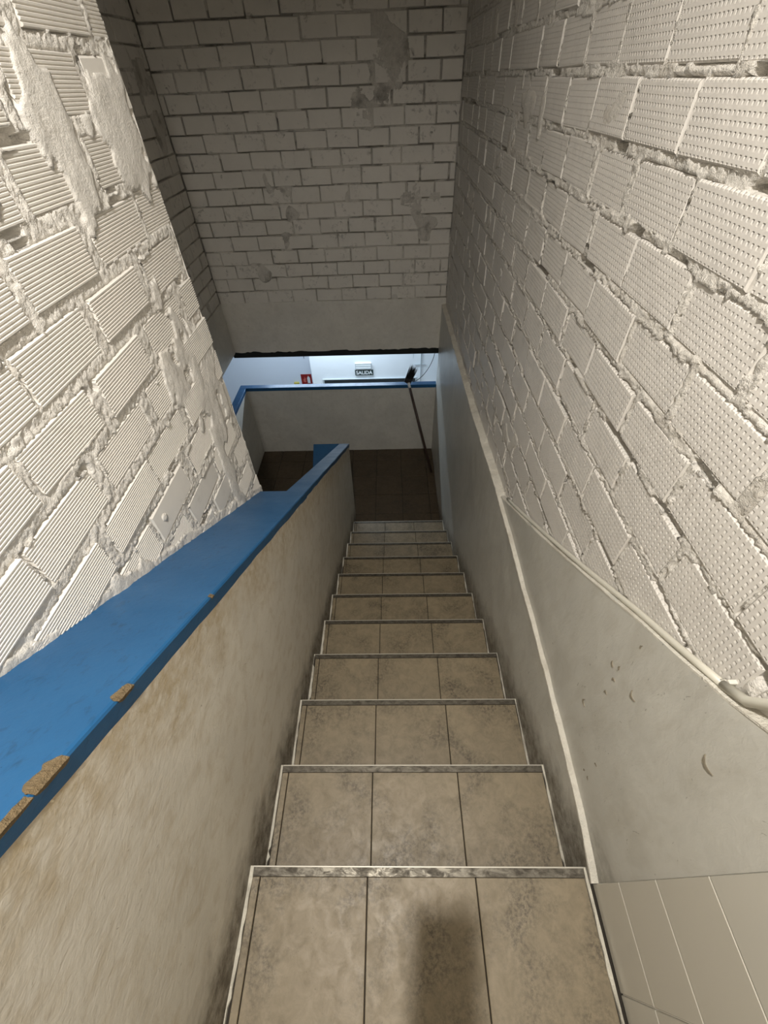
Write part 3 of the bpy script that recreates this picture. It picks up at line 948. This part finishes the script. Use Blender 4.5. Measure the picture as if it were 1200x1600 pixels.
# cables by the right end of the opening
def cab(name, pts, r, label, mat=None):
    n = 14; P = []
    for i in range(n+1):
        t = i/n
        a, b, c, d = [Vector(p) for p in pts]
        P.append((1-t)**3*a + 3*(1-t)**2*t*b + 3*(1-t)*t*t*c + t**3*d)
    o = tube(name, P, r, mat or M_black); tag(o, label, 'cable'); return o
cab('cable', [(.452, YB+.11, -.55), (.46, YB+.11, -.72), (.33, YB+.09, -.93), (.205, YB+.05, -.940)], .0035, 'dark cable looping from the beam down to the blue top')
cab('cable', [(.408, YFAR-.008, -1.2), (.408, YFAR-.008, -1.5), (.409, YFAR-.008, -1.6), (.409, YFAR-.008, -1.9)], .006, 'thin grey cable running down the white far wall', M_doorframe)
cab('cable', [(.475, YFAR-.008, -1.51), (.5, YFAR-.008, -1.511), (.42, YFAR-.008, -1.511), (.31, YFAR-.008, -1.512)], .005, 'short level grey cable on the white far wall', M_doorframe)
cab('cable', [(.210, YB+.12, -.565), (.210, YB+.12, -.60), (.208, YB+.12, -.64), (.207, YB+.12, -.68)], .002, 'thin hanging wire above the broom head', M_doorframe)
cab('cable', [(-1.03, YB+.02, -.56), (-1.03, YB+.02, -.575), (-1.028, YB+.02, -.59), (-1.028, YB+.02, -.605)], .003, 'short dark wire stub under the beam')

# ================================================================== BROOM
br = bpy.data.objects.new('broom', None); link(br)
tag(br, 'broom with black bristles propped head up on the half wall', 'broom')
base = Vector((.437, 3.905, ZL+.003)); topc = Vector((.152, YB-.022, -.918))
d = (topc-base).normalized()
tip = topc + d*.02
tube('handle', [base, base+(tip-base)*.5, tip], .015, M_stick, br, 10)
hd = Vector((.085, .03, .195)).normalized()
hb = tip - hd*.01 + Vector((-.004, .015, 0))
tube('ferrule', [tip-d*.07, tip-d*.01], .016, M_white, br, 10)
side = Vector((1, 0, 0)) - hd*hd.x; side.normalize(); thick = hd.cross(side)
bm = bmesh.new()
rs = random.Random(5)
# wooden block of the head
rows = [(-.012, .040, .020), (.03, .046, .026), (.05, .040, .024)]
rings = []
for t, w, h in rows:
    c = hb + hd*t
    rings.append([bm.verts.new(c + side*(w*math.cos(a)) + thick*(h*math.sin(a))) for a in [k*2*math.pi/12 for k in range(12)]])
for i in range(len(rings)-1):
    for k in range(12): bm.faces.new([rings[i][k], rings[i][(k+1) % 12], rings[i+1][(k+1) % 12], rings[i+1][k]])
bm.faces.new(rings[0][::-1]); bm.faces.new(rings[-1])
bm_obj('head_block', bm, M_black, br)
bm = bmesh.new()
for i in range(150):
    a = rs.uniform(0, 2*math.pi); r = math.sqrt(rs.random())
    c = hb + hd*.04 + side*(.040*r*math.cos(a)) + thick*(.024*r*math.sin(a))
    L_ = rs.uniform(.12, .175); o = (side*math.cos(a)*.012 + thick*math.sin(a)*.012)*r + side*rs.uniform(-.006, .006)
    e = c + hd*L_ + o; w = .0045
    vv = [bm.verts.new(c + side*w), bm.verts.new(c - side*w*.5 + thick*w), bm.verts.new(c - side*w*.5 - thick*w), bm.verts.new(e)]
    for q in ((0, 1, 3), (1, 2, 3), (2, 0, 3), (0, 2, 1)): bm.faces.new([vv[z] for z in q])
bm_obj('bristles', bm, M_black, br)['kind'] = 'stuff'

# ================================================================== CONDUIT on the dado edge
cd = bpy.data.objects.new('conduit', None); link(cd)
tag(cd, 'cream plastic conduit clipped along the sloping plaster edge', 'conduit')
ys = np.linspace(1.40, .262, 22)
P = [Vector((.500 + .0015*math.sin(y*14), y, dado_z(y)+.0125 + .0015*math.sin(y*9))) for y in ys]
tube('pipe', P, .0070, M_greyplastic, cd, 10)
P2 = [P[-1], Vector((.497, .225, dado_z(.225)+.020)), Vector((.490, .17, .985)), Vector((.487, .08, 1.06)), Vector((.495, -.1, 1.10)), Vector((.498, -.8, 1.10)), Vector((.498, -1.58, 1.10))]
tube('cable', P2, .0085, M_greyplastic, cd, 10)
for yc in (.262,):
    t = (Vector((0, -.10, dado_z(yc-.1)-dado_z(yc)))).normalized()
    c = Vector((.502, yc, dado_z(yc)+.0125))
    tube('clip', [c - t*.0045, c + t*.0045], .0098, M_clip, cd, 10)
    box('clip_foot', (c.x-.002, c.y-.004, c.z+.007), (XRB+.002, c.y+.004, c.z+.015), M_clip, cd, .001)

# ================================================================== LAMPS
def lamp_disc(name, c, r, mat, parent):
    bm = bmesh.new(); bmesh.ops.create_cone(bm, cap_ends=True, segments=32, radius1=r, radius2=r, depth=.008)
    bmesh.ops.translate(bm, vec=c, verts=bm.verts)
    return bm_obj(name, bm, mat, parent)
def emit(name, c, s):
    t = NT(name); t.color((.8, .8, .8)); t.b.inputs['Emission Color'].default_value = (*c, 1); t.b.inputs['Emission Strength'].default_value = s
    return t.m
dl = bpy.data.objects.new('ceiling_downlight', None); link(dl)
tag(dl, 'round ceiling downlight above the top of the stairs', 'lamp')
bm = bmesh.new()
rr = [(.060, CEIL), (.085, CEIL), (.085, UP_LAMP.z-.010), (.066, UP_LAMP.z-.012), (.060, UP_LAMP.z+.01)]
ring = [[bm.verts.new((UP_LAMP.x + a*math.cos(k*math.pi/16), UP_LAMP.y + a*math.sin(k*math.pi/16), z)) for k in range(32)] for a, z in rr]
for i in range(len(ring)):
    j = (i+1) % len(ring)
    for k in range(32): bm.faces.new([ring[i][k], ring[i][(k+1) % 32], ring[j][(k+1) % 32], ring[j][k]])
bm_obj('housing', bm, M_white, dl)
lamp_disc('diffuser', UP_LAMP + Vector((0, 0, .014)), .059, emit('warm_diffuser', (1, .93, .80), 4), dl)
ld = bpy.data.lights.new('downlight_lamp', 'AREA'); ld.shape = 'DISK'; ld.size = .055
ld.energy = UP_POWER; ld.color = (1.0, .96, .905)
lo = bpy.data.objects.new('downlight_lamp', ld); link(lo, dl); lo.location = UP_LAMP + Vector((0, 0, .002))

fl = bpy.data.objects.new('fluorescent_fitting', None); link(fl)
tag(fl, 'fluorescent ceiling fitting of the room below', 'lamp')
FX, FY, FZ = -.98, 5.68, -.20
box('body', (FX-.96, FY-.06, FZ), (FX+.96, FY+.06, LC), M_white, fl, .005)
tube('tube', [(FX-.9, FY, FZ-.016), (FX+.9, FY, FZ-.016)], .013, emit('cool_tube', (.72, .86, 1.0), 6), fl, 10)
la = bpy.data.lights.new('tube_lamp', 'AREA'); la.shape = 'RECTANGLE'; la.size = 1.8; la.size_y = .04
la.energy = LOW_POWER; la.color = (.70, .85, 1.0)
lo2 = bpy.data.objects.new('tube_lamp', la); link(lo2, fl); lo2.location = (FX, FY, FZ-.034)

# ================================================================== PHONE that took the picture (its shadow falls on the top step)
ph = bpy.data.objects.new('phone', None); link(ph)
tag(ph, 'dark phone held over the top step', 'phone')
Mph = Matrix.Identity(4)
for r in range(3):
    Mph[r][0] = CR[r]; Mph[r][1] = -CD[r]; Mph[r][2] = -CF[r]
    Mph[r][3] = (CAM - CF*.012 + CR*(-.022) + CD*.058)[r]
for nm, a, b, mt, bv in [('body', (-.0375, -.076, -.004), (.0375, .076, .004), M_black, .003), ('camera_bump', (.006, .040, -.0062), (.034, .072, -.0035), M_black, .001)]:
    o = box(nm, a, b, mt, ph, bv); o.data.transform(Mph)
